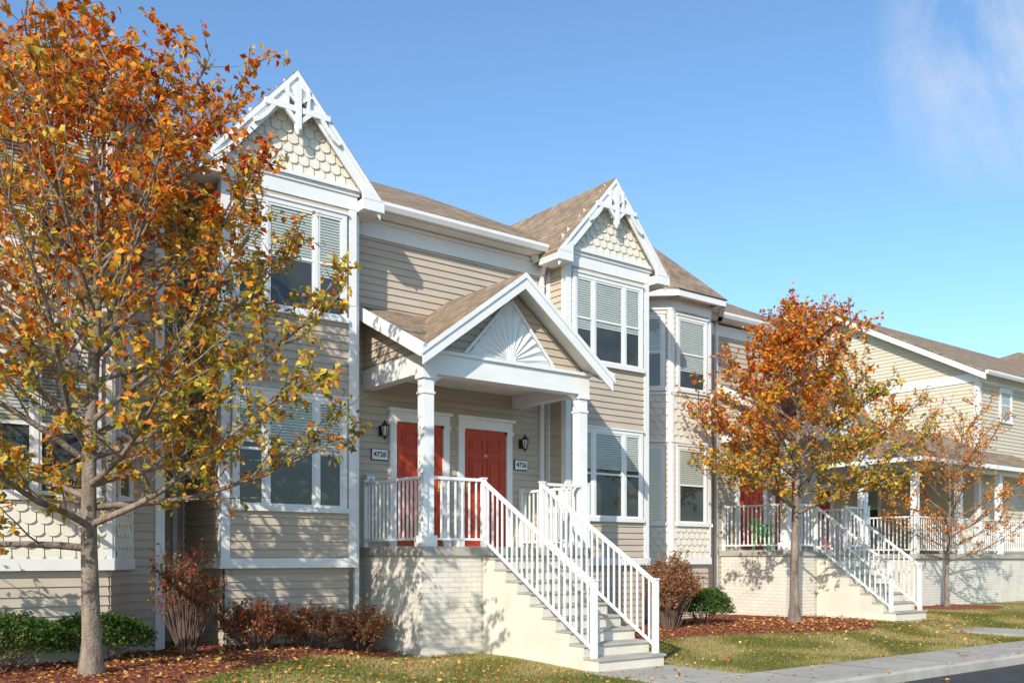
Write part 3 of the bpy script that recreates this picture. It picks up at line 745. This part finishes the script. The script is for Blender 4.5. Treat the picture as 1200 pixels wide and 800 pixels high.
leafmesh('mulch_chips',P,S,C,None,'litter',flat=.6,wid=.16)
P=[];S=[];C=[]
random.seed(5)
for k in range(26):
    x=random.uniform(40,140); y=random.uniform(45,75)
    if k<8: x=random.uniform(55,120); y=random.uniform(12,30)
    h=random.uniform(5,8)
    for i in range(500):
        d=rv()*random.uniform(.5,1); P.append((x+d.x*3,y+d.y*3,h*.55+d.z*h*.42)); S.append(random.uniform(.4,.7)); C.append(pick([(2,OR),(2,BR),(2,OL),(1,GR)]))
leafmesh('distant_trees',P,S,C)
# ------------------------------------------------------------------ light, sky, camera
sd=Vector((1.5,.98,-1.0)).normalized()
elev=math.asin(-sd.z); rot=math.atan2(-sd.x,-sd.y)
L=bpy.data.lights.new('sun','SUN'); L.energy=5.0; L.angle=math.radians(.5); L.color=(1,.94,.84)
o=bpy.data.objects.new('sun',L); COL.objects.link(o); o.rotation_euler=sd.to_track_quat('-Z','Y').to_euler()
wd=bpy.data.worlds.new('World'); scene.world=wd; wd.use_nodes=True; nt=wd.node_tree; bg=nt.nodes['Background']
sk=N(nt,'ShaderNodeTexSky'); sk.sky_type='NISHITA'; sk.sun_disc=False; sk.sun_elevation=elev; sk.sun_rotation=rot%(2*math.pi)
sk.air_density=1.0; sk.dust_density=.5; sk.ozone_density=2.0
tint=N(nt,'ShaderNodeMix',data_type='RGBA',blend_type='MULTIPLY'); tint.inputs[0].default_value=1; nt.links.new(sk.outputs[0],tint.inputs[6]); tint.inputs[7].default_value=(1.34,1.64,1.80,1)
tc=N(nt,'ShaderNodeTexCoord'); 
dp=N(nt,'ShaderNodeVectorMath',operation='DOT_PRODUCT'); dp.inputs[1].default_value=(.822,.374,.429); nt.links.new(tc.outputs['Generated'],dp.inputs[0])
mr=N(nt,'ShaderNodeMapRange'); mr.inputs[1].default_value=.992; mr.inputs[2].default_value=1.0; nt.links.new(dp.outputs['Value'],mr.inputs[0])
mp=N(nt,'ShaderNodeMapping'); mp.inputs['Scale'].default_value=(5,9,3.5); mp.inputs['Rotation'].default_value=(.3,.4,.5); nt.links.new(tc.outputs['Generated'],mp.inputs[0])
nn=N(nt,'ShaderNodeTexNoise'); nn.inputs['Scale'].default_value=1.6; nn.inputs['Detail'].default_value=6; nn.inputs['Roughness'].default_value=.6; nn.inputs['Distortion'].default_value=.3; nt.links.new(mp.outputs[0],nn.inputs['Vector'])
r=ramp(nt,[(.35,(0,0,0)),(.75,(1,1,1))]); nt.links.new(nn.outputs['Fac'],r.inputs[0])
mu=N(nt,'ShaderNodeMath',operation='MULTIPLY'); nt.links.new(mr.outputs[0],mu.inputs[0]); nt.links.new(r.outputs[0],mu.inputs[1])
mx=N(nt,'ShaderNodeMix',data_type='RGBA'); nt.links.new(mu.outputs[0],mx.inputs[0]); nt.links.new(tint.outputs[2],mx.inputs[6]); mx.inputs[7].default_value=(6.6,6.9,7.3,1)
nt.links.new(mx.outputs[2],bg.inputs['Color']); bg.inputs['Strength'].default_value=.125
scene.view_settings.view_transform='Standard'; scene.view_settings.look='None'; scene.view_settings.exposure=0
cam=bpy.data.cameras.new('camera'); co=bpy.data.objects.new('camera',cam); COL.objects.link(co); scene.camera=co
cam.sensor_width=36; cam.lens=36*1102/1200; cam.shift_y=252/1200; cam.clip_end=3000
co.location=(0,0,1.5); co.rotation_euler=(math.pi/2,0,-math.radians(37.6))
